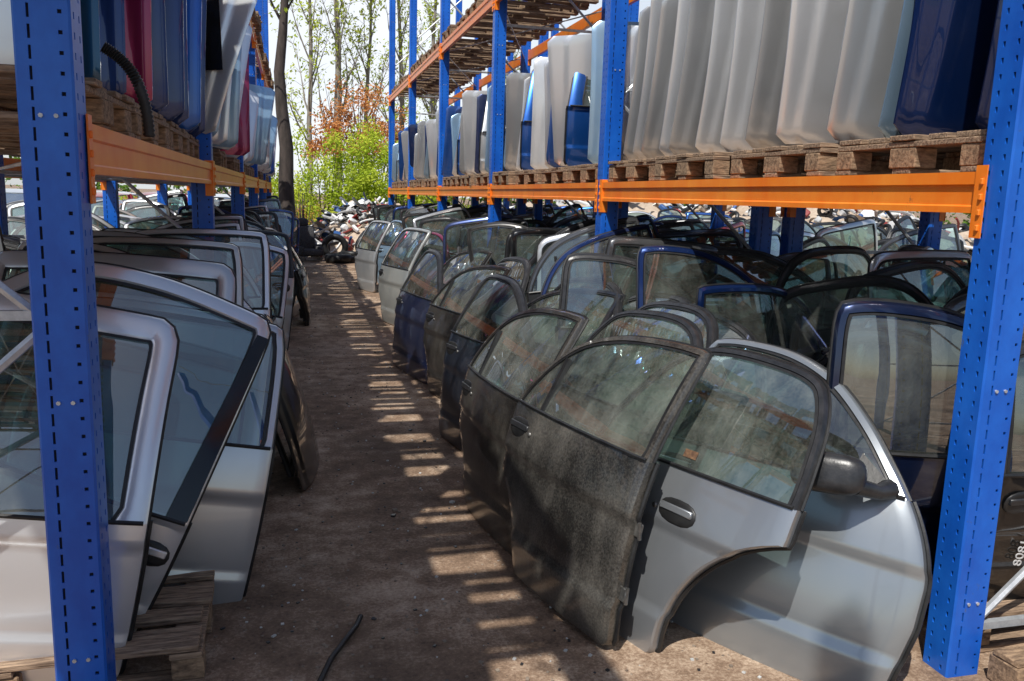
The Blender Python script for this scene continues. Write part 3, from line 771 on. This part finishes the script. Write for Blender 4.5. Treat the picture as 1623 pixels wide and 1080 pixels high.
def heap(xa,xb,ya,yb,h,n,label,seed,s=.8):
    rr=random.Random(seed); q=MB()
    f=lambda x,y:h*(max(0,math.sin(math.pi*(x-xa)/(xb-xa)))**.5)*(max(0,math.sin(math.pi*(y-ya)/(yb-ya)))**.6)*(.75+.35*noise.noise(Vector((x*.6,y*.6,seed))))
    P=[[Vector((x,y,max(-.02,f(x,y)-.12))) for y in [ya+(yb-ya)*j/14 for j in range(15)]] for x in [xa+(xb-xa)*i/30 for i in range(31)]]
    q.grid(P,7)
    for _ in range(n):
        x=rr.uniform(xa,xb);y=rr.uniform(ya,yb); scrap_piece(q,(x,y,max(.06,f(x,y)+rr.uniform(-.1,.12))),rr,s)
    ob('scrap_heap',q.mesh('scrap_heap',SM,40),kind='stuff',label=label,category='scrap heap')
heap(.1,4.4,21.0,25.2,1.75,650,'heap of mixed dismantled car parts at the aisle end',11,.5)
heap(3.5,24,21.5,28,2.3,1300,'long heap of dismantled car parts behind the racks',12,.7)
def seat(x,y,rz,label,c=0):
    q=MB(); q.box((0,0,.2),(.5,.5,.16),0,None,.06); q.box((0,.27,.5),(.5,.14,.6),0,Matrix.Rotation(-.2,3,'X'),.06); q.box((0,.36,.88),(.26,.1,.17),0,Matrix.Rotation(-.2,3,'X'),.04)
    for s in(-1,1): q.box((s*.23,0,.24),(.08,.46,.2),0,None,.035); q.box((s*.2,0,.05),(.03,.5,.06),1)
    o=ob('car_seat',q.mesh('car_seat',[M_seat,M_metal],60)); o.matrix_world=Matrix.Translation((x,y,0))@Matrix.Rotation(rz,4,'Z'); o['label']=label;o['category']='car seat';o['group']='discarded car seats'
def tyre(x,y,z,Rm,label):
    q=MB(); P=[]
    for i in range(28):
        a=2*math.pi*i/28; row=[]
        for b in range(13):
            t=2*math.pi*b/12; rr_=.24+.075*math.cos(t); hh=.10*math.copysign(abs(math.sin(t))**.6,math.sin(t))
            row.append(Vector((rr_*math.cos(a),rr_*math.sin(a),hh)))
        P.append(row)
    q.grid(P,0,close=True); o=ob('car_tyre',q.mesh('tyre',[M_rubber],40)); o.matrix_world=Matrix.Translation((x,y,z))@Rm.to_4x4(); o['label']=label;o['category']='tyre';o['group']='loose tyres'
seat(.3,20.2,.4,'black car seat dumped at the aisle end'); seat(.5,21.3,2,'black car seat dumped beside tree trunk')
for (x,y,z,a) in ((.95,19.8,.1,0),(1.2,20.0,.1,.2),(1.7,20.7,.32,1.4),(.9,20.4,.32,1.5)):
    tyre(x,y,z,Matrix.Rotation(a,3,'X'),'worn black tyre lying at the aisle end')

# ------------------------------------------------------------ parked cars
def car(x,y,rz,col,label):
    e=empty('parked_car',Matrix.Translation((x,y,0))@Matrix.Rotation(rz,4,'Z'),label=label,category='car',group='cars parked beyond the racks')
    st=[(-2.0,.35,.55,.70),(-1.95,.28,.72,.78),(-1.5,.22,.86,.84),(-.9,.2,.93,.86),(0,.2,.95,.87),(1.0,.2,.96,.87),(1.7,.22,.95,.84),(1.98,.3,.85,.78),(2.02,.38,.6,.72)]
    b=MB(); P=[]
    for x_,zb,zt,w in st:
        P.append([Vector((x_,-w*.9,zb)),Vector((x_,-w,zb+.12)),Vector((x_,-w,zt-.12)),Vector((x_,-w*.9,zt)),Vector((x_,0,zt+.03)),Vector((x_,w*.9,zt)),Vector((x_,w,zt-.12)),Vector((x_,w,zb+.12)),Vector((x_,w*.9,zb)),Vector((x_,-w*.9,zb))])
    b.grid(P,0); b.add(P[0],[list(range(9))],0); b.add(P[-1],[list(range(9))],0)
    rf=[(-.55,1.33,.60),(-.2,1.42,.62),(.6,1.43,.62),(1.2,1.36,.6)]
    b.grid([[Vector((x_,w*s,z-(.03 if abs(s)==1 else 0))) for s in (-1,-.7,0,.7,1)] for x_,z,w in rf],0)
    for s in(-1,1):
        for a,c in (((-1.25,.78,.9),(-.55,.6,1.31)),((.28,.8,.92),(.3,.61,1.40)),((1.85,.76,.9),(1.2,.6,1.34))):
            b.tube([(a[0],s*a[1],a[2]),(c[0],s*c[1],c[2])],.035,6,0)
    ob('body',b.mesh('body',[M_paint],45),e,color=(*col,.1))
    w_=MB(); gs=[(-1.22,.92,.77,-.54,1.32,.585),(1.86,.92,.76,1.2,1.35,.585)]
    for x0,z0,w0,x1,z1,w1 in gs: w_.add([(x0,-w0,z0),(x0,w0,z0),(x1,w1,z1),(x1,-w1,z1)],[[0,1,2,3]],0)
    for s in(-1,1): w_.add([(-1.2,s*.775,.92),(1.83,s*.765,.93),(1.2,s*.595,1.34),(.4,s*.60,1.39),(-.2,s*.60,1.38),(-.54,s*.59,1.31)],[[0,1,2,3,4,5]],0)
    ob('window',w_.mesh('win',[M_carglass],0),e)
    for xx in(-1.3,1.25):
        for s in(-1,1):
            t=MB(); t.tube([(xx,s*.66,.31),(xx,s*.86,.31)],.31,20,0); ob('tyre',t.mesh('tyre',[M_rubber],40),e)
            t=MB(); t.tube([(xx,s*.80,.31),(xx,s*.875,.31)],.19,14,0); ob('wheel_rim',t.mesh('rim',[M_galv],40),e)
    for s in(-1,1):
        t=MB(); t.ell((-1.93,s*.55,.62),(.09,.16,.075),0,12,6,.7); ob('headlight',t.mesh('hl',[M_chrome],40),e)
    t=MB(); t.box((-1.99,0,.60),(.06,.6,.10),0,None,.02); ob('grille',t.mesh('gr',[M_rubber],40),e)
M_carglass=glass_mat('car_window',.12,(.2,.25,.25,1))
for x,y,c,a in ((-5.2,27,WHT,1.9),(-4.2,30,RED,1.5),(-2.6,30,WHT,1.6),(-7.4,26,WHT,1.6),(-9.6,25,SIL,1.5),(-6.8,33,RED,1.7),(-11.8,26,BLU,1.6),(-14,27,WHT,1.6),(-4.6,22.5,RED,1.3)):
    car(x,y,a,c,CN[c]+' parked car beyond the rack on dirt')

# ------------------------------------------------------------ loose things
q=MB(); hp=[]
for k in range(60):
    t=k/59; hp.append((-.58+.12*math.sin(t*1.6),3.0+.03*t,2.03-.27*t+.05*math.sin(t*math.pi)))
q.tube(hp,[.015 if k%2 else .020 for k in range(60)],10,0)
o=ob('corrugated_hose',q.mesh('hose',[M_rubber],80)); o['label']='black corrugated hose hanging over the pallet edge';o['category']='hose'
q=MB(); q.tube([(.03,2.50,.015),(.10,2.72,.02),(.20,2.93,.02),(.22,2.98,.03)],.010,6,0)
o=ob('rubber_strip',q.mesh('strip',[M_rubber],60)); o['label']='black rubber strip lying on the dirt';o['category']='rubber strip'
q=MB(); rr=random.Random(5)
lm=[simple('shard',(.4,.4,.38),(.6,.6,.58),9,.4),M_plastic,simple('pebble',(.16,.12,.09),(.32,.26,.2),9,.9)]
for _ in range(3500):
    x=rr.uniform(-.5,1.7);y=1.8+rr.random()**1.5*17; s=rr.uniform(.0015,.006)*(1.8 if rr.random()<.06 else 1)
    q.box((x,y,s*.4),(s*2*rr.uniform(.6,1.5),s*2,s),rr.choice([0,1,2,2,2,2]),Matrix.Rotation(rr.uniform(0,3),3,'Z')@Matrix.Rotation(rr.uniform(-.3,.3),3,'X'))
ob('ground_litter',q.mesh('litter',lm,0,recalc=False),kind='stuff',label='scattered pebbles and glass shards on dirt',category='debris')
